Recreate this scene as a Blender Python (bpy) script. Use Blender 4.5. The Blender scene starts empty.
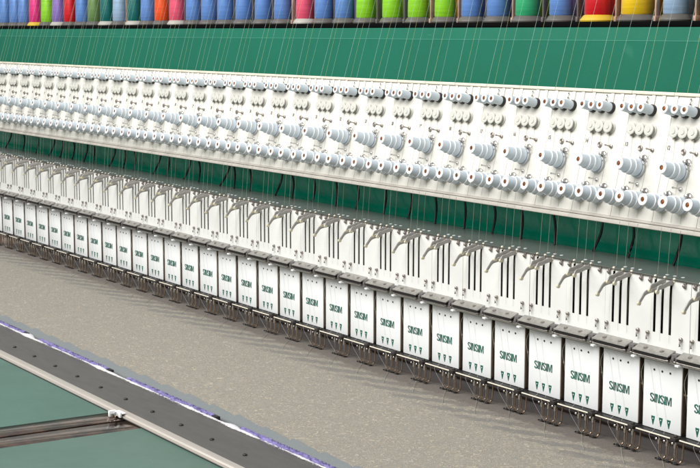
import bpy, bmesh, math, random
from mathutils import Vector, Matrix
random.seed(7)
S = bpy.context.scene
COL = S.collection
P = 0.1                                   # distance from one head to the next

# ---------------------------------------------------------------- camera
cam_d = bpy.data.cameras.new('camera'); cam = bpy.data.objects.new('camera', cam_d); COL.objects.link(cam)
R_ = Vector((0.5678209, 0.8231521, 0.0)); U_ = Vector((-0.1140994, 0.0787072, 0.9903467)); F_ = Vector((-0.815206, 0.5623395, -0.1386128))
m = Matrix.Identity(4)
for r in range(3):
    m[r][0] = R_[r]; m[r][1] = U_[r]; m[r][2] = -F_[r]; 
m[0][3], m[1][3], m[2][3] = 4.7392758, -1.8216486, 0.6823125
cam.matrix_world = m
cam_d.sensor_width = 36; cam_d.lens = 36 * 1450 / 700; cam_d.clip_start = 0.05; cam_d.clip_end = 200
S.camera = cam

# ---------------------------------------------------------------- materials
MATS = {}
def mat(name, col, rough=0.5, metal=0.0, bump=0.0, bscale=200.0, mottle=0.0, mscale=8.0, coat=0.0, spec=0.5, stretch=None, dark=None):
    if name in MATS: return MATS[name]
    M = bpy.data.materials.new(name); M.use_nodes = True; nt = M.node_tree; N = nt.nodes; L = nt.links
    b = N['Principled BSDF']
    b.inputs['Base Color'].default_value = (*col, 1); b.inputs['Roughness'].default_value = rough
    b.inputs['Metallic'].default_value = metal; b.inputs['Coat Weight'].default_value = coat
    b.inputs['Specular IOR Level'].default_value = spec
    tc = N.new('ShaderNodeNewGeometry'); src = tc.outputs['Position']
    if stretch:
        mp = N.new('ShaderNodeMapping'); mp.inputs['Scale'].default_value = stretch; L.new(src, mp.inputs[0]); src = mp.outputs[0]
    if mottle > 0:
        n = N.new('ShaderNodeTexNoise'); n.inputs['Scale'].default_value = mscale; n.inputs['Detail'].default_value = 6; n.inputs['Roughness'].default_value = 0.65
        L.new(src, n.inputs['Vector'])
        mx = N.new('ShaderNodeMix'); mx.data_type = 'RGBA'
        d = dark if dark else tuple(c * (1 - mottle) for c in col)
        mx.inputs[6].default_value = (*d, 1); mx.inputs[7].default_value = (*col, 1)
        cr = N.new('ShaderNodeValToRGB'); cr.color_ramp.elements[0].position = 0.35; cr.color_ramp.elements[1].position = 0.62
        L.new(n.outputs['Fac'], cr.inputs[0]); L.new(cr.outputs[0], mx.inputs[0]); L.new(mx.outputs[2], b.inputs['Base Color'])
        mr = N.new('ShaderNodeMapRange'); mr.inputs['To Min'].default_value = min(1, rough * 1.25); mr.inputs['To Max'].default_value = rough * 0.85
        L.new(n.outputs['Fac'], mr.inputs['Value']); L.new(mr.outputs[0], b.inputs['Roughness'])
    if bump > 0:
        n2 = N.new('ShaderNodeTexNoise'); n2.inputs['Scale'].default_value = bscale; n2.inputs['Detail'].default_value = 4
        L.new(src, n2.inputs['Vector'])
        bp = N.new('ShaderNodeBump'); bp.inputs['Strength'].default_value = bump; bp.inputs['Distance'].default_value = 0.001
        L.new(n2.outputs['Fac'], bp.inputs['Height']); L.new(bp.outputs[0], b.inputs['Normal'])
    MATS[name] = M; return M

WHITE = mat('white_enamel', (.80, .80, .775), .35, mottle=.09, mscale=9, bump=.05, bscale=300)
BOARD = mat('board_cream', (.80, .775, .715), .4, mottle=.06, mscale=9, bump=.08, bscale=260)
LIP = mat('board_lip', (.56, .52, .47), .45, mottle=.15, mscale=20)
COVER = mat('cover_white', (.85, .87, .875), .3, mottle=.04, mscale=15)
GREEN = mat('green_paint', (.008, .150, .092), .6, bump=.25, bscale=150, mottle=.10, mscale=5, spec=.3)
GREEN2 = mat('green_gloss', (.004, .40, .25), .25, bump=.2, bscale=30, mottle=.1, mscale=12, coat=.2)
TABLE = mat('table_green', (.085, .165, .132), .38, bump=.1, bscale=300, mottle=.12, mscale=6)
BLACK = mat('black_metal', (.012, .011, .011), .45)
DARK = mat('dark_body', (.03, .024, .022), .5, mottle=.4, mscale=30)
CABLE = mat('cable_black', (.008, .008, .009), .4)
KNOB = mat('knob_grey_blue', (.60, .67, .725), .4, mottle=.05, mscale=60)
RIM = mat('knob_white', (.82, .83, .84), .3)
FELT = mat('blue_felt', (.12, .22, .45), .8)
BRASS = mat('brass', (.36, .11, .02), .35, metal=.3, mottle=.95, mscale=350)
DISC = mat('disc_ivory', (.60, .59, .54), .45)
DISC2 = mat('disc_back', (.50, .51, .50), .5)
CHROME = mat('chrome', (.62, .60, .58), .18, metal=1)
STEEL = mat('steel', (.42, .39, .36), .28, metal=1, mottle=.3, mscale=90)
SCREW = mat('screw_steel', (.38, .34, .31), .35, metal=.8, mottle=.4, mscale=300)
LEVER = mat('lever_grey', (.40, .385, .36), .45, metal=.15, mottle=.15, mscale=120)
LEVTIP = mat('lever_tip', (.62, .58, .42), .4)
LEDGE = mat('ledge_steel', (.42, .405, .375), .3, metal=.55, mottle=.25, mscale=120)
STRIP = mat('strip_grey', (.21, .205, .19), .35, metal=.5, mottle=.15, mscale=40)
SHELF = mat('shelf_steel', (.29, .32, .30), .28, metal=.5, mottle=.15, mscale=25)
CREAM = mat('cream_edge', (.75, .68, .56), .35)
BRONZE = mat('bronze_foot', (.36, .27, .2), .25, metal=.9)
INK = mat('green_ink', (.003, .10, .07), .5)
NUM = mat('grey_ink', (.12, .12, .12), .6)
BLKINK = mat('black_ink', (.03, .03, .03), .6)
STICK = mat('sticker', (.86, .86, .86), .5)
THW = mat('thread_white', (.48, .62, .55), .6)
THY = mat('thread_straw', (.50, .52, .25), .6)
THP = mat('thread_beige', (.38, .42, .33), .6)
THD = mat('thread_dusky', (.30, .24, .20), .6)
THG = mat('thread_grey', (.60, .59, .57), .6)  # plain grey thread, one even colour
FRAME = mat('frame_grey', (.105, .099, .090), .42, metal=.2, bump=.15, bscale=400, mottle=.12, mscale=14, stretch=(1, 4, 1))
ALU = mat('edge_aluminium', (.50, .455, .405), .35, metal=.25, mottle=.1, mscale=12, stretch=(1, 12, 12))
BROWN = mat('polished_strip', (.21, .125, .09), .12, metal=.8, mottle=.7, mscale=5, stretch=(3, 5, 1), dark=(.03, .025, .025))  # brown and dark mottling: reflections put into the metal colour
PURPLE = mat('purple_clip', (.23, .195, .45), .35, mottle=.7, mscale=75, stretch=(1, 2, 2), coat=.2, dark=(.055, .045, .14))
FLUFF = mat('white_fluff', (.55, .54, .55), .9)
TAN = mat('divider_tan', (.50, .33, .25), .5, mottle=.3, mscale=30)
DGREY = mat('divider_grey', (.13, .12, .12), .5)
BED = mat('machine_bed', (.30, .215, .165), .4, mottle=.3, mscale=12)
BASEG = mat('spool_base_grey', (.115, .105, .095), .4, mottle=.15, mscale=40)
BASEY = mat('spool_base_yellow', (.62, .42, .03), .4)
BASEW = mat('spool_base_white', (.42, .40, .36), .4)
RACK = mat('rack_black', (.003, .003, .003), .8, spec=.05)

def thread_mat(name, col, dark=None):
    M = bpy.data.materials.new('yarn_' + name); M.use_nodes = True; nt = M.node_tree; N = nt.nodes; L = nt.links; b = N['Principled BSDF']
    b.inputs['Base Color'].default_value = (*col, 1); b.inputs['Roughness'].default_value = .34; b.inputs['Metallic'].default_value = .2; b.inputs['Specular IOR Level'].default_value = .8; b.inputs['Anisotropic'].default_value = .5
    b.inputs['Sheen Weight'].default_value = .15
    tc = N.new('ShaderNodeTexCoord')
    mp = N.new('ShaderNodeMapping'); mp.inputs['Rotation'].default_value = (.22, .06, 0); mp.inputs['Scale'].default_value = (.03, .03, 1)
    L.new(tc.outputs['Object'], mp.inputs[0])
    n = N.new('ShaderNodeTexNoise'); n.inputs['Scale'].default_value = 900; n.inputs['Detail'].default_value = 3; L.new(mp.outputs[0], n.inputs['Vector'])
    n3 = N.new('ShaderNodeTexNoise'); n3.inputs['Scale'].default_value = 130; L.new(mp.outputs[0], n3.inputs['Vector'])
    ad = N.new('ShaderNodeMath'); ad.operation = 'ADD'; L.new(n.outputs['Fac'], ad.inputs[0]); L.new(n3.outputs['Fac'], ad.inputs[1])
    mx = N.new('ShaderNodeMix'); mx.data_type = 'RGBA'; mx.inputs[6].default_value = (*[c * .86 for c in col], 1); mx.inputs[7].default_value = (*[min(1, c * 1.12) for c in col], 1)
    mr = N.new('ShaderNodeMapRange'); mr.inputs['From Min'].default_value = .75; mr.inputs['From Max'].default_value = 1.2; L.new(ad.outputs[0], mr.inputs['Value'])
    L.new(mr.outputs[0], mx.inputs[0]); L.new(mx.outputs[2], b.inputs['Base Color'])
    bp = N.new('ShaderNodeBump'); bp.inputs['Strength'].default_value = .25; bp.inputs['Distance'].default_value = .0004; L.new(n.outputs['Fac'], bp.inputs['Height']); L.new(bp.outputs[0], b.inputs['Normal'])
    return M
YARN = {k: thread_mat(k, v) for k, v in dict(
    blue=(.11, .25, .60), pink=(.75, .03, .22), lime=(.27, .66, .015), purple=(.25, .16, .50), red=(.62, .004, .012), olive=(.13, .24, .07),
    teal=(.0, .14, .13), pale=(.30, .44, .62), orange=(.85, .09, .01), rose=(.80, .09, .17), green=(.03, .42, .17), yellow=(.85, .55, .005),
    forest=(.005, .13, .07), amber=(.62, .26, .01), crimson=(.42, .0, .05), navy=(.03, .05, .19), grey=(.2, .2, .22), violet=(.2, .15, .3), moss=(.16, .3, .02)).items()}

def add_scratches(M, col, amount=.5):
    nt = M.node_tree; N = nt.nodes; L = nt.links; b = N['Principled BSDF']
    g = N.new('ShaderNodeNewGeometry'); prev = b.inputs['Base Color'].links[0].from_socket
    for k, (rz, sc) in enumerate(((.5, (1.2, 60, 1)), (-.9, (2.0, 75, 1)), (1.4, (1.6, 50, 1)))):
        mp = N.new('ShaderNodeMapping'); mp.inputs['Rotation'].default_value = (0, 0, rz); mp.inputs['Scale'].default_value = sc; L.new(g.outputs['Position'], mp.inputs[0])
        n = N.new('ShaderNodeTexNoise'); n.inputs['Scale'].default_value = 7; n.inputs['Detail'].default_value = 2; n.inputs['Distortion'].default_value = .3; L.new(mp.outputs[0], n.inputs['Vector'])
        mr = N.new('ShaderNodeMapRange'); mr.inputs['From Min'].default_value = .74; mr.inputs['From Max'].default_value = .80; mr.inputs['To Max'].default_value = amount; L.new(n.outputs['Fac'], mr.inputs['Value'])
        mx = N.new('ShaderNodeMix'); mx.data_type = 'RGBA'; mx.inputs[7].default_value = (*col, 1); L.new(mr.outputs[0], mx.inputs[0]); L.new(prev, mx.inputs[6]); prev = mx.outputs[2]
    L.new(prev, b.inputs['Base Color'])
add_scratches(TABLE, (.30, .38, .34), .5); add_scratches(FRAME, (.22, .21, .2), .35); add_scratches(GREEN, (.08, .30, .22), .35); add_scratches(GREEN2, (.10, .5, .38), .4); add_scratches(SHELF, (.55, .58, .56), .5)

def fabric_mat():
    M = bpy.data.materials.new('embroidered_cloth'); M.use_nodes = True; nt = M.node_tree; N = nt.nodes; L = nt.links; b = N['Principled BSDF']
    b.inputs['Roughness'].default_value = .75; b.inputs['Sheen Weight'].default_value = .2; b.inputs['Specular IOR Level'].default_value = .35
    def math_(op, a, c=None, clamp=False):
        n = N.new('ShaderNodeMath'); n.operation = op; n.use_clamp = clamp
        for k, v in enumerate((a, c)):
            if v is None: continue
            if isinstance(v, (int, float)): n.inputs[k].default_value = v
            else: L.new(v, n.inputs[k])
        return n.outputs[0]
    def ramp(v, a, c):
        n = N.new('ShaderNodeMapRange'); n.interpolation_type = 'SMOOTHSTEP'; n.inputs['From Min'].default_value = a; n.inputs['From Max'].default_value = c
        L.new(v, n.inputs['Value']); return n.outputs[0]
    tc = N.new('ShaderNodeTexCoord'); sp = N.new('ShaderNodeSeparateXYZ'); L.new(tc.outputs['Object'], sp.inputs[0])
    X, Y = sp.outputs[0], sp.outputs[1]
    def noise(scale, detail=2, dist=0, vec=None):
        n = N.new('ShaderNodeTexNoise'); n.inputs['Scale'].default_value = scale; n.inputs['Detail'].default_value = detail; n.inputs['Distortion'].default_value = dist
        L.new(vec if vec else tc.outputs['Object'], n.inputs['Vector']); return n.outputs['Fac']
    # stitched squiggles: contour lines of a noise field
    def squig(scale, freq, w, dist):
        v = noise(scale, 1, dist); s = math_('SINE', math_('MULTIPLY', v, freq)); return ramp(math_('ABSOLUTE', s), w, w * .25)
    s1 = squig(38, 22, .60, 1.8); s2 = squig(50, 18, .55, 2.2)
    fine = noise(700, 3)
    # per-head completed zone
    wob = math_('MULTIPLY', math_('SUBTRACT', noise(55, 3), .5), .035)
    yy = math_('ADD', Y, wob)
    stripe = math_('FRACT', math_('DIVIDE', math_('ADD', math_('SUBTRACT', yy, math_('MULTIPLY', X, .5)), 10), .05))
    bare = math_('MULTIPLY', ramp(stripe, .08, .22), ramp(stripe, .80, .62))
    bare = math_('MULTIPLY', bare, math_('MULTIPLY', ramp(yy, -.135, -.100), .68))
    far = math_('MULTIPLY', ramp(yy, -.050, -.030), .88)
    bare = math_('MAXIMUM', bare, far)
    # front edge: scallops of bare cloth
    fx = math_('FRACT', math_('DIVIDE', math_('ADD', X, 10.02), .1))
    saw = math_('ADD', math_('MULTIPLY', fx, .010), math_('MULTIPLY', math_('SUBTRACT', noise(150, 5), .5), .009))
    front = ramp(math_('ADD', Y, saw), -.452, -.455)
    bare = math_('MAXIMUM', bare, front)
    stitched = math_('SUBTRACT', 1, bare)
    def mix(f, a, c):
        n = N.new('ShaderNodeMix'); n.data_type = 'RGBA'
        for k, v in ((0, f), (6, a), (7, c)):
            if isinstance(v, tuple): n.inputs[k].default_value = (*v, 1)
            else: L.new(v, n.inputs[k])
        return n.outputs[2]
    base = mix(noise(30, 4), (.092, .088, .082), (.135, .130, .122))
    weave = mix(fine, (.18, .160, .127), (.265, .23, .172))
    line = mix(noise(20, 2), (.49, .415, .31), (.38, .315, .22))
    gold = mix(math_('MULTIPLY', s1, .9), weave, line)
    gold = mix(math_('MULTIPLY', s2, .6), gold, (.165, .185, .19))
    gold = mix(math_('MULTIPLY', ramp(noise(900, 2), .60, .72), .6), gold, (.62, .59, .52))
    base = mix(ramp(yy, -.075, -.03), base, (.105, .082, .068)); base = mix(front, base, mix(ramp(Y, -.478, -.492), (.155, .175, .178), (.07, .078, .076))); bb = mix(math_('MULTIPLY', s1, .12), base, (.3, .27, .22))  # bare front darkens into the fold: shade put into the cloth colour
    L.new(mix(stitched, bb, gold), b.inputs['Base Color'])
    h = math_('ADD', math_('MULTIPLY', math_('MULTIPLY', s1, stitched), 1.0), math_('MULTIPLY', fine, .8))
    bp = N.new('ShaderNodeBump'); bp.inputs['Strength'].default_value = .6; bp.inputs['Distance'].default_value = .0012; L.new(h, bp.inputs['Height']); L.new(bp.outputs[0], b.inputs['Normal'])
    return M
FABRIC = fabric_mat()

# ---------------------------------------------------------------- mesh helpers
class MB:
    def __init__(s): s.v = []; s.f = []; s.mi = []; s.mats = []
    def _m(s, mt):
        if mt is None: return 0
        if mt not in s.mats: s.mats.append(mt)
        return s.mats.index(mt)
    def add(s, vs, fs, mt=None):
        o = len(s.v); s.v += [tuple(p) for p in vs]; k = s._m(mt)
        for f in fs: s.f.append(tuple(i + o for i in f)); s.mi.append(k)
        return s
    def box(s, x0, x1, y0, y1, z0, z1, mt=None):
        vs = [(x, y, z) for x in (x0, x1) for y in (y0, y1) for z in (z0, z1)]
        return s.add(vs, [(0, 1, 3, 2), (4, 6, 7, 5), (0, 4, 5, 1), (2, 3, 7, 6), (0, 2, 6, 4), (1, 5, 7, 3)], mt)
    def prism_x(s, prof, x0, x1, mt=None):          # profile of (y,z), swept along x
        n = len(prof); vs = [(x0, y, z) for y, z in prof] + [(x1, y, z) for y, z in prof]
        fs = [(i, (i + 1) % n, n + (i + 1) % n, n + i) for i in range(n)] + [tuple(range(n))[::-1], tuple(range(n, 2 * n))]
        return s.add(vs, fs, mt)
    def prism_y(s, prof, y0, y1, mt=None):          # profile of (x,z), swept along y
        n = len(prof); vs = [(x, y0, z) for x, z in prof] + [(x, y1, z) for x, z in prof]
        fs = [(i, (i + 1) % n, n + (i + 1) % n, n + i) for i in range(n)] + [tuple(range(n))[::-1], tuple(range(n, 2 * n))]
        return s.add(vs, fs, mt)
    def lathe(s, o, ax, prof, n=24, mt=None, sx=1.0):   # prof (t, r) along axis ax from o
        o = Vector(o); ax = Vector(ax).normalized(); a = ax.orthogonal().normalized(); b = ax.cross(a)
        vs = []; fs = []
        for t, r in prof:
            for k in range(n):
                w = 2 * math.pi * k / n
                vs.append(o + ax * t + (a * math.cos(w) + b * math.sin(w)) * max(r, 1e-5))
        for j in range(len(prof) - 1):
            for k in range(n):
                fs.append((j * n + k, j * n + (k + 1) % n, (j + 1) * n + (k + 1) % n, (j + 1) * n + k))
        fs.append(tuple(range(n))[::-1]); fs.append(tuple((len(prof) - 1) * n + k for k in range(n)))
        return s.add(vs, fs, mt)
    def tube(s, pts, r, n=6, mt=None, flat=None):
        pts = [Vector(p) for p in pts]; vs = []; fs = []; up = Vector((0.13, 0.2, 1))
        for i, p in enumerate(pts):
            d = (pts[min(i + 1, len(pts) - 1)] - pts[max(i - 1, 0)]).normalized()
            a = d.cross(up)
            if a.length < .05: a = d.cross(Vector((1, 0, 0)))
            a.normalize(); b = d.cross(a)
            rr = r[i] if isinstance(r, (list, tuple)) else r
            for k in range(n):
                w = 2 * math.pi * k / n
                vs.append(p + a * math.cos(w) * rr * (flat or 1) + b * math.sin(w) * rr)
        for j in range(len(pts) - 1):
            for k in range(n):
                fs.append((j * n + k, j * n + (k + 1) % n, (j + 1) * n + (k + 1) % n, (j + 1) * n + k))
        fs.append(tuple(range(n))[::-1]); fs.append(tuple((len(pts) - 1) * n + k for k in range(n)))
        return s.add(vs, fs, mt)
    def build(s, name, mt=None, parent=None, origin=(0, 0, 0), bevel=0.0, smooth=True, seg=2):
        me = bpy.data.meshes.new(name); o3 = Vector(origin)
        me.from_pydata([Vector(p) - o3 for p in s.v], [], s.f)
        if s.mats:
            for q in s.mats: me.materials.append(q)
            for p, k in zip(me.polygons, s.mi): p.material_index = k
        elif mt: me.materials.append(mt)
        bm = bmesh.new(); bm.from_mesh(me)
        bmesh.ops.recalc_face_normals(bm, faces=bm.faces)
        if bevel:
            ed = [e for e in bm.edges if len(e.link_faces) == 2 and e.calc_face_angle(0) > .7]
            bmesh.ops.bevel(bm, geom=ed, offset=bevel, segments=seg, profile=.5, affect='EDGES', clamp_overlap=True)
        bm.to_mesh(me); bm.free()
        if smooth:
            for p in me.polygons: p.use_smooth = True
            me.set_sharp_from_angle(angle=math.radians(38))
        ob = bpy.data.objects.new(name, me); COL.objects.link(ob)
        if parent is None: ob.location = o3
        else: ob.parent = parent
        return ob
def bez(pts, n=8):
    """smooth curve through points (Catmull-Rom)"""
    P_ = [Vector(p) for p in pts]; P_ = [P_[0] * 2 - P_[1]] + P_ + [P_[-1] * 2 - P_[-2]]; out = []
    for i in range(1, len(P_) - 2):
        for k in range(n):
            t = k / n; a, b, c, d = P_[i - 1:i + 3]
            out.append(.5 * ((2 * b) + (c - a) * t + (2 * a - 5 * b + 4 * c - d) * t * t + (3 * b - a - 3 * c + d) * t ** 3))
    out.append(P_[-2]); return out
def empty(name, loc, rot=(0, 0, 0)):
    e = bpy.data.objects.new(name, None); e.location = loc; e.rotation_euler = rot; e.empty_display_size = .02; COL.objects.link(e); return e
def tag(o, label=None, cat=None, group=None, kind=None):
    if label: o['label'] = label
    if cat: o['category'] = cat
    if group: o['group'] = group
    if kind: o['kind'] = kind
    return o
def kids(o): return [c for c in ALL if c.parent == o]
def copy_tree(o, parent=None, tree=None):
    c = o.copy(); COL.objects.link(c)
    if parent: c.parent = parent
    for ch in list(o.children): copy_tree(ch, c)
    return c
def text(name, body, size, mt, parent, loc, wx=1.0, bold=0.0, rot=(math.radians(90), 0, 0), width=None, height=None, ext=.0002):
    cu = bpy.data.curves.new(name, 'FONT'); cu.body = body; cu.size = size; cu.offset = bold; cu.extrude = 0; cu.align_x = 'LEFT'; cu.space_character = 1.05
    t = bpy.data.objects.new(name, cu); COL.objects.link(t)
    dg = bpy.context.evaluated_depsgraph_get(); dg.update()
    me = bpy.data.meshes.new_from_object(t.evaluated_get(dg)); COL.objects.unlink(t); bpy.data.objects.remove(t); bpy.data.curves.remove(cu)
    xs = [v.co.x for v in me.vertices]; ys = [v.co.y for v in me.vertices]; x0, x1, y0, y1 = min(xs), max(xs), min(ys), max(ys)
    sx = (width / (x1 - x0)) if width else wx; sy = (height / (y1 - y0)) if height else 1
    for v in me.vertices:
        a = (v.co.x - x0) * sx; b = (v.co.y - y0) * sy
        v.co = Vector((loc[0] + a, loc[1], loc[2] + b))
    me.name = name; me.materials.clear(); me.materials.append(mt)
    ob = bpy.data.objects.new(name, me); COL.objects.link(ob); ob.parent = parent
    return ob
ORD = ['', 'first', 'second', 'third', 'fourth', 'fifth', 'sixth', 'seventh', 'eighth', 'ninth', 'tenth', 'eleventh', 'twelfth', 'thirteenth', 'fourteenth', 'fifteenth', 'sixteenth', 'seventeenth', 'eighteenth', 'nineteenth', 'twentieth']
def nth(k):
    if k <= 20: return ORD[k]
    if k == 30: return 'thirtieth'
    if k == 40: return 'fortieth'
    return {2: 'twenty', 3: 'thirty', 4: 'forty'}[k // 10] + '-' + ORD[k % 10]

# ================================================================ needle heads
HZ = -.05                                  # cloth level = foot of a head
def make_head():
    t = empty('needle_head', (0, 0, HZ)); O = (0, 0, HZ)
    B = lambda mb, name, mt=None, parent=t, **k: mb.build(name, mt, parent, origin=O, **k)
    # dark body behind plates
    B(MB().box(.0125, .1105, .022, .10, .121, .266).box(.0005, .0995, .012, .095, -.001, .121), 'head_body', BLACK, bevel=.001)
    # slotted face plate (sheet with three long openings, top quarter leaning back)
    slots = [.0313, .0487, .0671]; w = .0029
    xs = [.0119]
    for c in slots: xs += [c - w, c + w]
    xs += [.1115]; zs = [(.1235, -.011), (.1729, -.011), (.205, -.011), (.235, -.011), (.252, -.0106), (.262, -.0100), (.2678, -.0096)]
    vs = [(x, y, z) for z, y in zs for x in xs]; n = len(xs); fs = []
    for j in range(len(zs) - 1):
        for i in range(n - 1):
            if i in (1, 3, 5) and j >= 1: continue
            fs.append((j * n + i, j * n + i + 1, (j + 1) * n + i + 1, (j + 1) * n + i))
    fp = MB().add(vs, fs); fpo = B(fp, 'face_plate', WHITE, smooth=False)
    so = fpo.modifiers.new('thickness', 'SOLIDIFY'); so.thickness = .0009; so.offset = -1
    # take up levers: curved arms coming out of the slots
    def lever(x, tip_y, tip_z, root_z):
        l = MB(); rz = root_z
        p = bez([(x, .004, rz - .001), (x, -.010, rz), (x, -.022, rz - .001), (x, tip_y * .72, rz - .0045), (x, tip_y * .90, tip_z + .0065), (x, tip_y, tip_z)], 6)
        l.tube(p, [.0046 - .0008 * k / len(p) for k in range(len(p))], 10, flat=.55)
        o = B(l, 'take_up_lever', LEVER)
        e = MB().lathe((x - .0022, tip_y, tip_z), (1, 0, 0), [(0, .002), (.0003, .0036), (.0042, .0036), (.0045, .002)], 12)
        e.build('lever_eye', LEVTIP, o, origin=O)
    lever(.0350, -.0529, .2275, .248); lever(.0520, -.0458, .2515, .2635); lever(.0703, -.0474, .2515, .2635)
    # screws / thread clips on the plate
    for x in (.0186, .0944):
        c = MB().lathe((x, -.0112, .1705), (0, -1, 0), [(0, .003), (.004, .003), (.005, .0018), (.0052, .0001)], 12)
        c.tube([(x, -.0135, .169), (x + .0006, -.0165, .1625), (x + .0004, -.0160, .159)], [.0017, .0015, .002], 8)
        B(c, 'thread_clip', SCREW)
    for x in (.0209, .0984):
        c = MB().box(x - .0028, x + .0028, -.0130, -.006, .2575, .2670).lathe((x, -.0128, .2620), (0, -1, 0), [(0, .0026), (.003, .0026), (.0036, .0012)], 12)
        B(c, 'guide_screw', SCREW, bevel=.0005)
    # ceramic eyelets in shelf
    for x in (.0365, .054, .0723):
        B(MB().lathe((x, .012, .2702), (0, 0, 1), [(0, .0034), (.0005, .0033), (.0007, .0024), (.0004, .0016)], 14), 'eyelet', RIM)
    for x in (.0300, .0516, .0732):
        B(MB().lathe((x, -.0095, .2645), (0, 0, 1), [(0, .0022), (.006, .0028), (.0075, .0018)], 10), 'thread_nipple', CREAM)
    # hinge ledge between plate and cover
    B(MB().box(.0002, .0998, -.0065, .001, .1212, .1475), 'hinge_strip', STRIP, bevel=.0006)
    lg = MB().prism_x([(-.0095, .1490), (-.0095, .1420), (-.030, .1388), (-.031, .1408), (-.026, .1428), (-.0135, .1486)], -.0005, .082)
    lo = B(lg, 'hinge_ledge', LEDGE, bevel=.0012)
    MB().lathe((.022, -.02, .1450), (.0, -.25, 1), [(0, .0042), (.0012, .0042), (.0018, .003)], 14).build('ledge_screw', SCREW, lo, origin=O)
    MB().lathe((.060, -.02, .1450), (.0, -.25, 1), [(0, .0042), (.0012, .0042), (.0018, .003)], 14).build('ledge_screw', SCREW, lo, origin=O)
    B(MB().box(.001, .080, -.0285, -.008, .1345, .1380), 'hinge_gasket', BLACK)
    B(MB().tube([(-.006, -.026, .1322), (.078, -.026, .1322)], .0016, 8).lathe((-.007, -.026, .1322), (1, 0, 0), [(0, .0028), (.004, .0028)], 10).lathe((.076, -.026, .1322), (1, 0, 0), [(0, .0032), (.005, .0032)], 10), 'hinge_rod', STEEL)
    B(MB().box(.084, .0965, -.024, -.0068, .131, .1455).box(.087, .093, -.028, -.024, .134, .141), 'hinge_block', DGREY, bevel=.0015)
    B(MB().box(-.003, .0055, -.0305, -.0068, .1255, .1292), 'hinge_catch', RIM, bevel=.001)
    # white cover with green lettering
    cv = B(MB().box(.0, .0883, 0, .026, 0, .1198), 'cover', COVER, bevel=.0010)
    ed = MB().box(.0885, .0892, .0010, .026, .0005, .119).build('cover_edge', BRONZE, cv, origin=O)
    for x in (.0249, .0433, .0618):
        MB().lathe((x, -.0003, .1043), (0, -1, 0), [(0, .0019), (.0006, .0019), (.0007, .0012)], 12).build('screw_hole', BLACK, cv, origin=O)
    lettering(cv)
    for x in (.0247, .0429, .0613):
        b = MB().prism_y([(x - .0042, .0221), (x + .0042, .0221), (x + .0038, .0185), (x + .0006, .0066), (x - .0006, .0066), (x - .0038, .0185)], -.0004, .0003)
        MB.build(b, 'arrow_mark', INK, cv, origin=O)
        MB().lathe((x, -.0004, .0178), (0, -1, 0), [(0, .0011), (.0002, .0011)], 8).build('arrow_dot', COVER, cv, origin=O)
    # brackets at the dark gap
    B(MB().box(.0905, .0965, .0115, .013, .005, .118), 'gap_channel', BLACK)
    B(MB().lathe((.0925, .0117, .070), (0, -1, 0), [(0, .0018), (.0015, .0018)], 10), 'gap_screw', CREAM)
    B(MB().tube(bez([(.0975, .006, .117), (.0955, -.002, .095), (.0990, -.001, .070), (.0965, .006, .045)], 6), .00028, 5), 'loose_thread', THP)
    # bottom rail
    B(MB().box(.0004, .0996, -.018, .03, -.0050, -.0008), 'bottom_rail', BLACK, bevel=.0005)
    B(MB().tube([(.0045, -.0200, -.0012), (.087, -.0200, -.0012)], .0013, 8), 'rail_edge', CREAM)
    B(MB().box(.0865, .0985, -.024, -.008, -.0052, .0022).lathe((.0925, -.016, .002), (0, 0, 1), [(0, .004), (.003, .004), (.004, .002)], 12), 'rail_joint', DARK, bevel=.001)
    # needles, clamps and presser feet
    for k, x in enumerate((.0445, .063, .0815)):
        nm = MB().lathe((x, -.005, -.005), (0, 0, -1), [(0, .0022), (.005, .0022), (.0055, .0040), (.010, .0040), (.0105, .0028), (.017, .0026), (.018, .0008)], 12)
        nm.lathe((x, -.008, -.0125), (0, -1, .1), [(0, .0022), (.005, .0024), (.006, .001)], 10)
        nc = B(nm, 'needle_clamp', CHROME)
        MB().tube([(x, -.005, -.02), (x, -.005, -.049)], .0006, 5).build('needle', CHROME, nc, origin=O)
        f = MB()
        xa, xb = x + .0035, x + .0120
        f.tube(bez([(xb, .002, -.004), (xb, .002, -.022), (xb, .000, -.040), (xb - .0025, -.003, -.0460), (xa + .002, -.004, -.0465)], 5), .0016, 7)
        f.tube(bez([(xa + .001, -.004, -.016), (xa, -.004, -.032), (xa, -.004, -.0455)], 4), .0012, 7)
        fo = B(f, 'presser_foot', BRONZE)
        MB().lathe((xa + .001, -.006, -.0485), (0, 0, 1), [(0, .0040), (.0006, .0046), (.0022, .0044), (.0026, .003)], 14).lathe((xa - .004, -.011, -.0478), (0, 0, 1), [(0, .002), (.002, .002)], 8).build('foot_pad', BLACK, fo, origin=O)
    # threads in front of the head
    for k, (x, mt) in enumerate(((.0300, THP), (.0516, THP), (.0732, THD))):
        B(MB().tube([(x, .0015, .352), (x, -.0045, .272)], .00019, 5).tube(bez([(x, -.0125, .266), (x - .001, -.0150, .24), (x - .0040, -.0140, .21), (x - .0060, -.0125, .16)], 3), .00014, 4), 'thread', mt)
    B(MB().tube(bez([(.013, -.0095, .1190), (.0167, -.0016, .108), (0.0250, -.0016, .072), (.0348, -.0018, .0294), (.0385, -.010, .004), (.0375, -.0215, -.003), (.0400, -.0215, -.012), (.0500, -.015, -.032), (.0580, -.009, -.0475)], 4), .00020, 5), 'thread', THG)
    B(MB().tube(bez([(.033, -.0095, .1190), (.0357, -.0016, .108), (.0433, -.0016, .072), (.056, -.0018, .023), (.0600, -.012, -.006)], 4), .00018, 5), 'thread', THG)
    B(MB().tube(bez([(.0580, -.009, -.0475), (.0720, -.022, -.0484), (.100, -.048, -.0489), (.132, -.075, -.0489)], 4), .00032, 5), 'thread_tail', THP)
    return t

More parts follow.
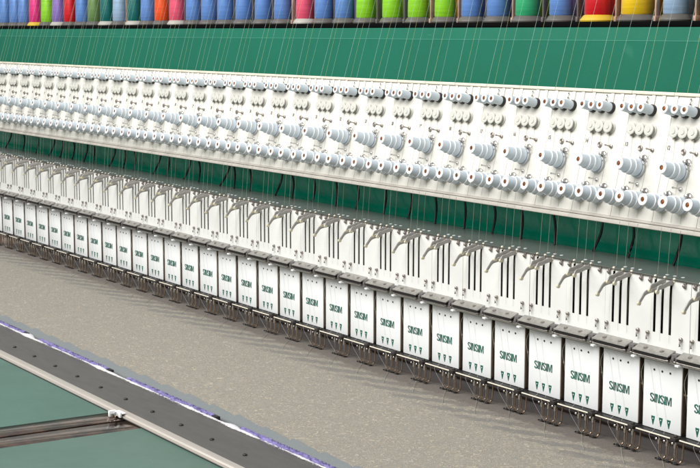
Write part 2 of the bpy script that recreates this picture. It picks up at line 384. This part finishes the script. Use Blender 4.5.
def lettering(cv):
    """condensed bold capitals, cut as strokes"""
    Hh = .0152; z0 = .0470; y0, y1 = -.00045, .0003; st = .0029
    def bar(mb, x0, x1, a, b): mb.box(x0, x1, y0, y1, z0 + a * Hh, z0 + b * Hh)
    x = .0168; mb = MB()
    def poly(mb, pts): mb.prism_y([(px, z0 + pz * Hh) for px, pz in pts], y0, y1)
    for ch in 'SINSIM':
        if ch == 'S':
            w = .0086; pts = bez([(x + w - .0012, 0, .76), (x + w - .002, 0, .90), (x + w / 2, 0, .955), (x + .0016, 0, .88), (x + .0013, 0, .70), (x + w / 2, 0, .53), (x + w - .0013, 0, .32), (x + w - .0016, 0, .13), (x + w / 2, 0, .06), (x + .002, 0, .12), (x + .0012, 0, .27)], 4)
            # ribbon
            q = [Vector((p.x, z0 + (p.z) * Hh)) for p in pts]; L_, R_ = [], []
            for i in range(len(q)):
                d = (q[min(i + 1, len(q) - 1)] - q[max(i - 1, 0)]).normalized(); nn = Vector((-d.y, d.x))
                hw = st * .50 * (.66 + .34 * abs(nn.x)); L_.append(q[i] + nn * hw); R_.append(q[i] - nn * hw)
            n = len(q); vs = [(p.x, y0, p.y) for p in L_] + [(p.x, y0, p.y) for p in R_]
            mb.add(vs, [(i, i + 1, n + i + 1, n + i) for i in range(n - 1)]); x += w + .0008
        elif ch == 'I': bar(mb, x, x + st, 0, 1); x += st + .0009
        elif ch == 'N':
            w = .0094; bar(mb, x, x + st * .8, 0, 1); bar(mb, x + w - st * .8, x + w, 0, 1)
            mb.add([(x + st * .9 - .0004, y0 - .0001, z0 + Hh), (x + st * .9 + .0013, y0 - .0001, z0 + Hh), (x + w - st * .9 + .0004, y0 - .0001, z0), (x + w - st * .9 - .0013, y0 - .0001, z0)], [(0, 1, 2, 3)]); x += w + .0009
        elif ch == 'M':
            w = .0128; bar(mb, x, x + st * .8, 0, 1); bar(mb, x + w - st * .8, x + w, 0, 1); c = x + w / 2
            mb.add([(x + st * .9 - .0006, y0 - .0001, z0 + Hh), (x + st * .9 + .0010, y0 - .0001, z0 + Hh), (c + .0007, y0 - .0001, z0 + .15 * Hh), (c - .0010, y0 - .0001, z0 + .0 * Hh)], [(0, 1, 2, 3)])
            mb.add([(x + w - st * .9 - .0010, y0 - .00015, z0 + Hh), (x + w - st * .9 + .0006, y0 - .00015, z0 + Hh), (c + .0010, y0 - .00015, z0 + .0 * Hh), (c - .0007, y0 - .00015, z0 + .15 * Hh)], [(0, 1, 2, 3)]); x += w
    mb.build('lettering', INK, cv, origin=(0, 0, HZ), smooth=False)

H0, H1 = -1, 31
head = make_head()
heads = []; RH = random.Random(9)
for i in range(H0, H1 + 1):
    o = head if i == H0 else copy_tree(head)
    heads.append((i, o))
for i, o in heads:
    o.location = (i * P, RH.uniform(-.0005, .0005), HZ + RH.uniform(-.0004, .0004)); o.rotation_euler = (0, RH.uniform(-.002, .002), RH.uniform(-.003, .003)); k = H1 - i + 1
    w = 'rightmost needle head, white lettered cover cut by the right edge of the photo' if k == 1 else 'needle head with white lettered cover and slotted plate, %s from the right edge' % nth(k)
    tag(o, w, 'needle head', 'needle heads along the embroidery machine')

# ================================================================ tension units
T = math.radians(13); BY, BZ = .005, .345
def make_unit():
    t = empty('tension_unit', (0, BY, BZ), (-T, 0, 0))
    B = lambda mb, name, mt=None, parent=t, **k: mb.build(name, mt, parent, **k)
    A_ = (0, -1, 0)
    bd = B(MB().box(.0003, .0997, 0, .012, .013, .2325), 'board', BOARD, bevel=.0012)
    B(MB().box(-.0003, .0999, -.0045, .012, 0, .0075).box(-.0003, .0999, -.0022, .012, .0085, .0128), 'bottom_lip', LIP, bevel=.0006)
    B(MB().box(.0004, .0996, -.004, .014, .2328, .2385), 'top_lip', CREAM, bevel=.0008)
    # top: sticker with its mark, raised ribs
    st = B(MB().box(.006, .0345, -.0007, .0, .2165, .2285), 'sticker', STICK)
    for x in (.0005, .048, .072):
        B(MB().box(x, x + .008, -.0025, .0, .214, .2322), 'board_rib', BOARD, bevel=.0008)
    # three tension rollers
    for x in (.0075, .0310, .0530):
        r = B(MB().lathe((x, 0, .2055), A_, [(.006, .0088), (.0265, .0084), (.029, .0080)], 24), 'tension_roller', KNOB)
        MB().lathe((x, 0, .2055), A_, [(-.0005, .0104), (.004, .0104), (.0062, .0096)], 20).build('roller_base', BLACK, r)
        MB().lathe((x, 0, .2055), A_, [(.0285, .0075), (.0290, .0082), (.0304, .0080), (.0308, .0070), (.0306, .0042), (.0280, .0040)], 24).build('end_ring', RIM, r)
        MB().lathe((x, 0, .2055), A_, [(.0275, .0040), (.0296, .0038), (.0301, .0016)], 12).build('brass_core', BRASS, r)
    # three double flanged guide discs
    for x in (.0197 - .0005, .0405 - .0005, .0622 - .0005):
        d = B(MB().lathe((x, 0, .170), A_, [(.0, .0108), (.0022, .0112), (.003, .0095), (.0035, .0062), (.0078, .0062), (.0082, .0096), (.0088, .0106), (.0102, .0106), (.011, .0085), (.0104, .0050), (.0118, .0042), (.0118, .0001)], 26), 'guide_disc', DISC)
        MB().box(x - .0030, x + .0026, -.0055, -.0015, .1570, .1596).build('disc_clip', SCREW, d)
    # screw and slim pins
    B(MB().lathe((.0423, 0, .1375), A_, [(0, .0052), (.0024, .0052), (.0032, .0040), (.0024, .0006)], 18), 'board_screw', SCREW)
    B(MB().lathe((.0712, 0, .1362), A_, [(0, .0034), (.003, .0034), (.0038, .0014), (.014, .0011), (.0145, .0018), (.017, .0016)], 12), 'guide_pin', SCREW)
    B(MB().lathe((.0510, 0, .0741), A_, [(0, .0038), (.003, .0036), (.004, .0014), (.018, .0011), (.0185, .0018), (.021, .0016)], 12), 'guide_pin', CHROME)
    # three tension knobs
    def knob(x, z, s, ex, ez):
        q = [(0, .0165), (.0008, .0172), (.0052, .0172), (.006, .0160)]
        k = B(MB().lathe((x, 0, z), A_, [(.0078, .0155), (.0085, .0150), (.0175, .0143), (.0205, .0150), (.0213, .0150), (.0220, .0136), (.0300, .0128), (.0318, .0136), (.0326, .0136), (.0333, .0120), (.0490, .0102)], 30), 'tension_knob', KNOB)
        MB().lathe((x, 0, z), A_, [(a, b * s) for a, b in q], 30).build('base_disc', DISC2, k)
        MB().lathe((x, 0, z), A_, [(.006, .0150), (.0078, .0150)], 30).build('felt_washer', FELT, k)
        for a, rr in ((.0200, .0153), (.0312, .0139)):
            MB().lathe((x, 0, z), A_, [(a, rr - .001), (a + .0003, rr), (a + .0016, rr), (a + .0018, rr - .001)], 30).build('ridge', RIM, k)
        MB().lathe((x, 0, z), A_, [(.0485, .0094), (.0492, .0104), (.0506, .0103), (.0512, .0092), (.0510, .0044), (.0470, .0043)], 30).build('end_ring', RIM, k)
        MB().lathe((x, 0, z), A_, [(.0472, .0043), (.0500, .0041), (.0505, .0014)], 12).build('brass_core', BRASS, k)
        # take-up spring: hub, ball and wire loop
        e = MB().lathe((x + ex, 0, z + ez), A_, [(0, .0050), (.002, .0050), (.003, .0030), (.008, .0030), (.009, .0036), (.0105, .0030), (.0112, .001)], 16)
        loop = [(x + ex + .0085 * math.cos(a) + .0035, -.0060 + .0006 * a, z + ez + .0085 * math.sin(a) - .003) for a in [(-1.9 + j * .30) for j in range(17)]]
        e.tube(loop, .0007, 6)
        e.tube(bez([(x + ex + .004, -.006, z + ez - .004), (x + ex + .011, -.009, z + ez - .003), (x + ex + .014, -.010, z + ez - .012)], 4), .00055, 5)
        B(e, 'take_up_spring', CHROME)
    knob(.0463, .1027, 1.0, .0100, .0178)
    knob(.0174, .0460, .90, .0100, .0172)
    knob(.0628, .0460, .90, .0100, .0172)
    # threads: rack to top edge, then down over the board
    for x, mt, r in ((.022, THW, .00042), (.0475, THY, .00034), (.0705, THW, .00036)):
        pass
    for x, c in ((.018, THP), (.040, THP), (.061, THP)):
        B(MB().tube([(x, -.0012, .159), (x + .004, -.0012, .128), (x + .002, -.0012, .064), (x + .004, -.0015, .016)], .00025, 4), 'thread', c)
    return t
U0, U1 = -4, 31
unit = make_unit(); units = []
for i in range(U0, U1 + 1):
    o = unit if i == U0 else copy_tree(unit); units.append((i, o))
# overhead strands leave the top edge towards the spools (their own slight wander per unit)
ct, sn = math.cos(T), math.sin(T)
def to_local(y, z): dy, dz = y - BY, z - BZ; return (dy * ct - dz * sn, dy * sn + dz * ct)
rs = random.Random(3)
for i, o in units:
    o.location = (i * P, BY, BZ); k = U1 - i + 1
    text('number', str(42 - i), .01, NUM, o, (.0042, -.0006, .1392), width=.0062, height=.0078, bold=.0003)
    text('sticker_mark', '2', .01, BLKINK, o, (.0372, -.0030, .2180), width=.0040, height=.0115, bold=.0003)
    for x, mt, r in ((.0215, THW, .00024), (.0465, THY, .00020), (.0695, THW, .00017)):
        x += rs.uniform(-.003, .003); dx = rs.uniform(-.012, .012); lean = .27 + rs.uniform(-.02, .03)
        z1 = .92; y1 = .042 + (z1 - .577) * lean
        a = to_local(.040, .572); b = to_local(y1, z1)
        a2 = to_local(-.002 + .05, .560)
        MB().tube([(x - .001, -.0032, .214), (x, a[0] - .004, a[1]), (x + dx, b[0], b[1])], r, 5).build('thread', mt, o)
    lab = 'rightmost cream tension unit, clipped by the right edge of the photo' if k == 1 else 'cream tension unit with three grey knobs and three rollers, %s from the right edge' % nth(k)
    tag(o, lab, 'thread tension unit', 'tension units along the embroidery machine')

# ================================================================ machine frame
X0, X1 = -2.2, 4.6
fr = empty('machine_frame', (1.2, .3, HZ)); FO = (1.2, .3, HZ)
tag(fr, 'long green painted beams of the embroidery machine behind the white tension units', 'machine frame')
MB().prism_x([(.150, .6898), (.1240, .6893), (.1205, .6650), (.1205, .46), (.30, .46), (.30, .6898)], X0, X1).build('upper_beam', GREEN, fr, origin=FO, bevel=.0007, smooth=False)
MB().tube([(X0, .1206, .6648), (X1, .1206, .6648)], .0007, 6).build('crease_highlight', mat('green_highlight', (.05, .26, .18), .4), fr, origin=FO)  # thin paler green strip: the crease highlight put into shape and colour
MB().box(X0, X1, -.0126, -.0117, .2672, .2692).build('shelf_edge', STEEL, fr, origin=FO)
pr = [(.25 + .13 * math.cos(a), .315 + .135 * math.sin(a)) for a in [math.pi / 2 + math.pi * j / 24 for j in range(25)]]
MB().prism_x(pr, X0, X1).build('lower_beam', GREEN2, fr, origin=FO)
MB().prism_x([(-.0115, .2702), (.104, .2702), (.104, .262), (-.004, .262), (-.0110, .2680)], X0, X1).build('shelf', SHELF, fr, origin=FO)
MB().box(X0, X1, .10, .125, -.002, .262).build('back_plate', BED, fr, origin=FO)
MB().box(X0, X1, .075, .12, .42, .52).build('board_bracket', DGREY, fr, origin=FO)
MB().box(X0, X1, .106, 1.1, -.16, -.056).build('bed', BED, fr, origin=FO, bevel=.002)

# black cables between board and shelf
CB = [(-.122, -.188), (-.028, -.027), (.097, .091), (.249, .201), (.307, .29), (.389, .388), (.511, .478), (.544, .545), (.707, .666), (.769, .761), (.824, .834), (1.019, .96), (1.048, 1.045), (1.194, 1.149), (1.223, 1.234), (1.412, 1.353), (1.42, 1.428), (1.5, 1.511), (1.673, 1.635), (1.699, 1.714), (1.802, 1.807), (1.902, 1.908), (1.988, 1.991), (2.106, 2.101), (2.199, 2.194), (2.285, 2.291), (2.387, 2.39), (2.476, 2.481), (2.565, 2.57), (2.656, 2.669), (2.793, 2.775), (2.87, 2.866), (2.995, 2.977)]
rc = random.Random(5)
for n, (a, b) in enumerate(CB):
    s = rc.uniform(-.004, .004); slope = (a - b) / .075
    o = MB().tube(bez([(a + slope * .05, .060, .42), (a + slope * .02, .082, .37), (a * .55 + b * .45 + s, .098, .315), (b, .090, .271)], 6), .0027, 8).build('cable', CABLE, None, origin=(b, .09, .27))
    k = len(CB) - n
    tag(o, 'black cable between green beam and shelf, %s from the right' % nth(k), 'cable', 'black cables above the shelf')

# ================================================================ spool rack and spools
rk = empty('spool_rack', (1.2, .25, .69)); RO = (1.2, .25, .69)
tag(rk, 'black spool rack with upright dividers standing above the green beam', 'rack')
MB().box(X0, X1, .135, .62, .6905, .7005).build('rack_shelf', RACK, rk, origin=RO, bevel=.001)
MB().box(X0, X1, .60, .61, .701, 1.05).build('rack_back', RACK, rk, origin=RO)
SX = [-.48, -.38, -.295, -.192, -.085, .011, .109, .207, .303, .398, .492, .597, .689, .782, .878, .98, 1.073, 1.166, 1.266, 1.369, 1.467, 1.574, 1.662, 1.754, 1.845, 1.953, 2.053, 2.153, 2.248, 2.335, 2.430, 2.532, 2.639, 2.743, 2.842, 2.945]
SC = 'blue blue blue pink lime purple red blue olive teal pale teal blue orange rose blue blue blue blue blue blue rose blue blue lime lime lime lime blue blue green blue red yellow pale forest'.split()
SB = {3: 'y', 5: 'w', 9: 'w', 11: 'w', 14: 'w', 21: 'w', 32: 'y', 35: 'y'}
BC = 'navy navy navy crimson moss violet crimson navy navy teal grey forest navy amber crimson blue navy violet navy blue navy red navy navy moss moss moss amber navy navy moss violet red amber grey forest'.split()
NAME = dict(blue='royal blue', pink='magenta', lime='lime green', purple='lilac', red='scarlet', olive='olive green', teal='dark teal', pale='pale ice blue', orange='bright orange', rose='rose pink', green='mint green', yellow='golden yellow', forest='deep green',
            navy='navy', crimson='crimson', moss='moss green', violet='dusky violet', amber='amber', grey='grey')
def spool_meshes(r):
    return r
proto = {}
def spool(col, base, r, loc):
    key = (col, base, r)
    if key in proto:
        o = copy_tree(proto[key])
    else:
        o = empty('thread_spool', (0, 0, 0))
        MB().lathe((0, 0, .0135), (0, 0, 1), [(0, r * .96), (.003, r), (.03, r * .99), (.10, r * .84), (.112, r * .72)], 40).build('thread_winding', YARN[col], o)
        mt = {'g': BASEG, 'y': BASEY, 'w': BASEW}[base]
        b = MB().lathe((0, 0, .0002), (0, 0, 1), [(0, r * 1.30), (.0026, r * 1.33), (.0040, r * 1.29), (.0125, r * 1.04), (.0132, r * .95)], 40).build('spool_base', mt, o)
        MB().lathe((0, 0, .02), (0, 0, 1), [(0, .010), (.115, .008)], 14).build('spool_core', BASEW, o)
        proto[key] = o
    o.location = loc
    return o
for j, x in enumerate(SX):
    r = {32: .0275, 33: .0300, 30: .0255, 34: .0235}.get(j, .0238)
    o = spool(SC[j], SB.get(j, 'g'), r, (x, .2215, .7008))
    k = len(SX) - j
    extra = {'y': ' on a yellow base', 'w': ' on a white base'}.get(SB.get(j), '')
    tag(o, '%s thread spool%s, front row, %s from the right edge' % (NAME[SC[j]], extra, nth(k)), 'thread spool', 'thread spools on the rack')
    o.rotation_euler = (0, 0, j * 1.7)
    p = MB().box(-.0020, .0020, -.005, .005, 0, .20).box(-.0030, .0030, -.0075, .0075, 0, .010).build('divider', TAN if j in (29, 32, 33, 34, 26, 27, 10, 20) else DGREY, rk, bevel=.0006)
    p.location = Vector((x + .0525, .2215, .7007)) - Vector(RO)
for j, x in enumerate(SX):
    o = spool(BC[j], 'g', .0245, (x - .030, .290, .7008)); o.rotation_euler = (0, 0, j * 2.3)
    k = len(SX) - j
    tag(o, '%s spool in rear row, behind the %s front spool from the right' % (NAME[BC[j]], nth(k)), 'thread spool', 'rear row thread spools')

# ================================================================ cloth, clips, frame bar, table
cb = empty('embroidered_cloth', (1.2, -.2, HZ)); CO = (1.2, -.2, HZ)
tag(cb, 'wide grey cloth stitched with fine beige squiggles, spread under the needle heads', 'fabric')
mb = MB(); NX = 170; ys = [.025 - .02 * k for k in range(25)] + [-.462, -.470, -.478, -.485, -.491, -.496, -.500, -.5075]
ys = [y for y in ys if y > -.455 or y <= -.46]; rf = random.Random(2)
ph = [rf.uniform(0, 6.28) for _ in range(8)]
vs = []; n = len(ys)
for i in range(NX + 1):
    x = X0 + (X1 - X0) * i / NX
    for y in ys:
        z = HZ - .0002 + .0008 * math.sin(x * 9 + ph[0] + y * 14) * math.sin(y * 21 + ph[1]) + .0005 * math.sin(x * 31 + ph[2] + 9 * y)
        if y < -.462: z -= .0075 * math.sin(min(1, (-.462 - y) / .030) * math.pi * .62)
        vs.append((x, y, z))
mb.add(vs, [(i * n + j, i * n + j + 1, (i + 1) * n + j + 1, (i + 1) * n + j) for i in range(NX) for j in range(n - 1)])
w = mb.build('cloth_sheet', FABRIC, cb, origin=CO)
# object space of the pattern = world coordinates shifted; shift the mesh so x,y match the heads
for v in w.data.vertices: v.co += Vector(CO)
w.location = -Vector(CO)
# ragged white edge
fl = MB(); rf = random.Random(11)
N_ = 2200; base = []
for k in range(int((X1 - X0) / .004) + 1):
    x = X0 + k * .004
    wv = max(0, .45 + .45 * math.sin(x * 13.3 + 1.0) + .35 * math.sin(x * 31) + .2 * math.sin(x * 77 + 2)); 
    base.append((x, -.5085 + max(0, wv - .75) * .012, -.5092 - .0042 * wv - rf.uniform(0, .0018), HZ + .0004 + .0022 * wv + .0012 * rf.random()))
vv = []; ff = []
for x, a, b, z in base: vv += [(x, a, z), (x, (a + b) / 2, z + .0008), (x, b, HZ + .0006)]
for k in range(len(base) - 1): ff += [(3 * k, 3 * k + 1, 3 * k + 4, 3 * k + 3), (3 * k + 1, 3 * k + 2, 3 * k + 5, 3 * k + 4)]
fl.add(vv, ff)
for k in range(5200):
    x = rf.uniform(.9, 3.2); y = rf.uniform(-.514, -.5075); l = rf.uniform(.003, .010); a = rf.uniform(-.9, .9) + (1.57 if rf.random() < .7 else 0)
    dx, dy = math.cos(a) * l, -abs(math.sin(a)) * l * .55 + (.004 if rf.random() < .35 else 0); wd = rf.uniform(.0002, .0005); z = HZ + rf.uniform(.0006, .0022)
    fl.add([(x - wd, y, z), (x + wd, y, z), (x + dx, y + dy, z + rf.uniform(-.002, .002))], [(0, 1, 2)])
fl.build('frayed_edge', FLUFF, cb, origin=CO, smooth=False)

# purple clamping strips
def strip(a, b, label):
    o = empty('clamping_strip', ((a + b) / 2, -.502, HZ)); og = ((a + b) / 2, -.502, HZ)
    prof = [(-.5030 + .0068 * math.cos(q), HZ + .0004 + .0056 * math.sin(q)) for q in [math.pi * 2 * j / 14 for j in range(14)]]
    m_ = MB(); nseg = int((b - a) / .008); vs = []
    rr = random.Random(int(a * 100))
    for k in range(nseg + 1):
        x = a + (b - a) * k / nseg; s = 1 + rr.uniform(-.10, .08)
        for y, z in prof: vs.append((x, -.503 + (y + .503) * s, HZ + (z - HZ) * s))
    fs = [(k * 14 + j, k * 14 + (j + 1) % 14, (k + 1) * 14 + (j + 1) % 14, (k + 1) * 14 + j) for k in range(nseg) for j in range(14)] + [tuple(range(14))[::-1], tuple(nseg * 14 + j for j in range(14))]
    m_.add(vs, fs); m_.build('plastic_tube', PURPLE, o, origin=og)
    MB().box(b - .004, b + .016, -.508, -.498, HZ - .003, HZ + .0050).build('end_clip', BLACK, o, origin=og, bevel=.0015)
    # dark scribbled cuts on the tube
    c = MB()
    xx = a + .16 * (b - a)
    while xx < b - .03:
        if rr.random() < .6: c.tube([(xx, -.5060, HZ + .0054), (xx + .005, -.5015, HZ + .0060), (xx + .010, -.5050, HZ + .0058)], .0006, 4)
        xx += rr.uniform(.006, .016)
    c.build('scuff_marks', mat('dark_violet', (.03, .02, .1), .4), o, origin=og)
    tag(o, label, 'clamping strip', 'purple clamping strips along the cloth edge')
strip(1.06, 1.432, 'purple plastic clamping strip entering at the left edge of the photo')
strip(1.53, 1.904, 'purple plastic clamping strip ending in a black clip at lower left')
strip(2.00, 2.370, 'purple plastic clamping strip between two black end clips, above the white clamp')
strip(2.475, 2.84, 'purple plastic clamping strip running out at the bottom edge of the photo')

fb = empty('border_frame', (2.0, -.57, -.075)); BO = (2.0, -.57, -.075)
tag(fb, 'dark grey flat frame bar with a cream outer edge, along the cloth', 'frame bar')
MB().box(X0, X1, -.6195, -.5080, HZ - .010, HZ).build('bar', FRAME, fb, origin=BO, bevel=.0012)
MB().prism_x([(-.6198, HZ + .0006), (-.6345, HZ + .0006), (-.6355, HZ - .0006), (-.6372, HZ - .0020), (-.6372, HZ - .009), (-.6198, HZ - .009)], X0, X1).build('outer_edge', ALU, fb, origin=BO, bevel=.0003)
MB().prism_x([(-.6382, HZ - .0026), (-.6408, HZ - .0028), (-.6412, HZ - .0070), (-.6382, HZ - .0070)], X0, X1).build('edge_seal', ALU, fb, origin=BO)
MB().box(X0, X1, -.6430, -.52, -.0560, -.0546).build('shadow_gap', BLACK, fb, origin=BO)
sc = None
for k in range(-5, 14):
    x = 1.915 + .1175 * k
    m_ = MB().lathe((0, 0, 0), (0, 0, 1), [(0, .0042), (.0016, .0042), (.0026, .0034), (.0026, .0018), (.0014, .0014)], 16)
    if sc is None: sc = m_.build('bar_screw', BLACK, fb); o = sc
    else: o = sc.copy(); COL.objects.link(o); o.parent = fb
    o.location = Vector((x, -.582, HZ + .0002)) - Vector(BO)
tb = empty('work_table', (2.0, -1.0, -.0605)); TO = (2.0, -1.0, -.0605); TZ = -.0558
tag(tb, 'pale green painted work table in front of the machine', 'table')
def xe(x, y): return x + .085 * (y + .655)
def slab(xa, xb, za, zb, fixl=False, fixr=False):
    v = []
    for z in (za, zb):
        for y in (-2.2, -.52):
            v += [(xa if fixl else xe(xa, y), y, z), (xb if fixr else xe(xb, y), y, z)]
    return MB().add(v, [(0, 1, 3, 2), (4, 5, 7, 6), (0, 1, 5, 4), (2, 3, 7, 6), (0, 2, 6, 4), (1, 3, 7, 5)])
slab(X0, 2.2005, TZ - .03, TZ, fixl=True).build('table_panel', TABLE, tb, origin=TO, bevel=.0006)
slab(2.3390, X1, TZ - .03, TZ, fixr=True).build('table_panel', TABLE, tb, origin=TO, bevel=.0006)
slab(2.2008, 2.3387, TZ - .04, TZ - .016).build('joint_channel', BLACK, tb, origin=TO)
slab(2.2011, 2.2650, TZ - .0155, TZ - .0006).build('polished_rail', BROWN, tb, origin=TO, bevel=.0005)
slab(2.2745, 2.3385, TZ - .0155, TZ - .0006).build('polished_rail', BROWN, tb, origin=TO, bevel=.0005)
MB().box(X0, X1, -.508, .105, -.10, -.0600).build('table_back', BED, tb, origin=TO)
MB().box(2.1256, 2.1915, -2.2, -.56, -.0895, -.0745).build('polished_rail', BROWN, tb, origin=TO, bevel=.0006)
MB().box(2.1990, 2.2646, -2.2, -.56, -.0895, -.0745).build('polished_rail', BROWN, tb, origin=TO, bevel=.0006)
cl = empty('table_clamp', (2.212, -.65, TZ)); KO = (2.212, -.65, TZ); q = .040
tag(cl, 'small white clamp with a steel bolt on the cream frame edge', 'clamp')
MB().box(2.188 + q, 2.1945 + q, -.6580, -.6425, TZ, -.0440).box(2.1945 + q, 2.2175 + q, -.6465, -.6425, TZ + .001, -.0440).box(2.1885 + q, 2.2175 + q, -.6424, -.6330, -.0484, -.0460).build('clamp_bracket', COVER, cl, origin=KO, bevel=.0012)
MB().lathe((2.2045 + q, -.6468, -.0505), (0, -1, .15), [(0, .0050), (.004, .0050), (.0045, .0036), (.005, .0022), (.012, .0022), (.0125, .0015)], 6).build('clamp_bolt', CHROME, cl, origin=KO, smooth=False)

# ================================================================ light
W = bpy.data.worlds.new('World'); S.world = W; W.use_nodes = True; nt = W.node_tree; N = nt.nodes; L = nt.links
bg = N['Background']; tc = N.new('ShaderNodeTexCoord'); sp = N.new('ShaderNodeSeparateXYZ'); L.new(tc.outputs['Generated'], sp.inputs[0])
cr = N.new('ShaderNodeValToRGB'); e = cr.color_ramp.elements; e[0].position = .0; e[0].color = (.10, .085, .075, 1); e[1].position = 1; e[1].color = (.85, .90, 1, 1)
k = e.new(.45); k.color = (.22, .19, .17, 1); k = e.new(.60); k.color = (.62, .62, .62, 1)
mr = N.new('ShaderNodeMapRange'); mr.inputs['From Min'].default_value = -1; L.new(sp.outputs[2], mr.inputs['Value']); L.new(mr.outputs[0], cr.inputs[0]); L.new(cr.outputs[0], bg.inputs['Color'])
bg.inputs['Strength'].default_value = .62
def area(name, loc, tgt, sx, sy, power, col=(1, 1, 1)):
    l = bpy.data.lights.new(name, 'AREA'); l.shape = 'RECTANGLE'; l.size = sx; l.size_y = sy; l.energy = power; l.color = col
    o = bpy.data.objects.new(name, l); COL.objects.link(o); o.location = loc
    o.rotation_euler = (Vector(tgt) - Vector(loc)).to_track_quat('-Z', 'Y').to_euler(); return o
area('hall_light', (1.6, -3.3, 3.5), (1.7, 0, .2), 5.5, 3.2, 300, (1, .985, .95))
area('hall_light', (3.4, -3.2, 3.0), (2.2, 0, .3), 1.6, 1.2, 62, (1, .97, .93))
S.view_settings.view_transform = 'Standard'; S.view_settings.look = 'None'; S.view_settings.exposure = 0; S.view_settings.gamma = 1
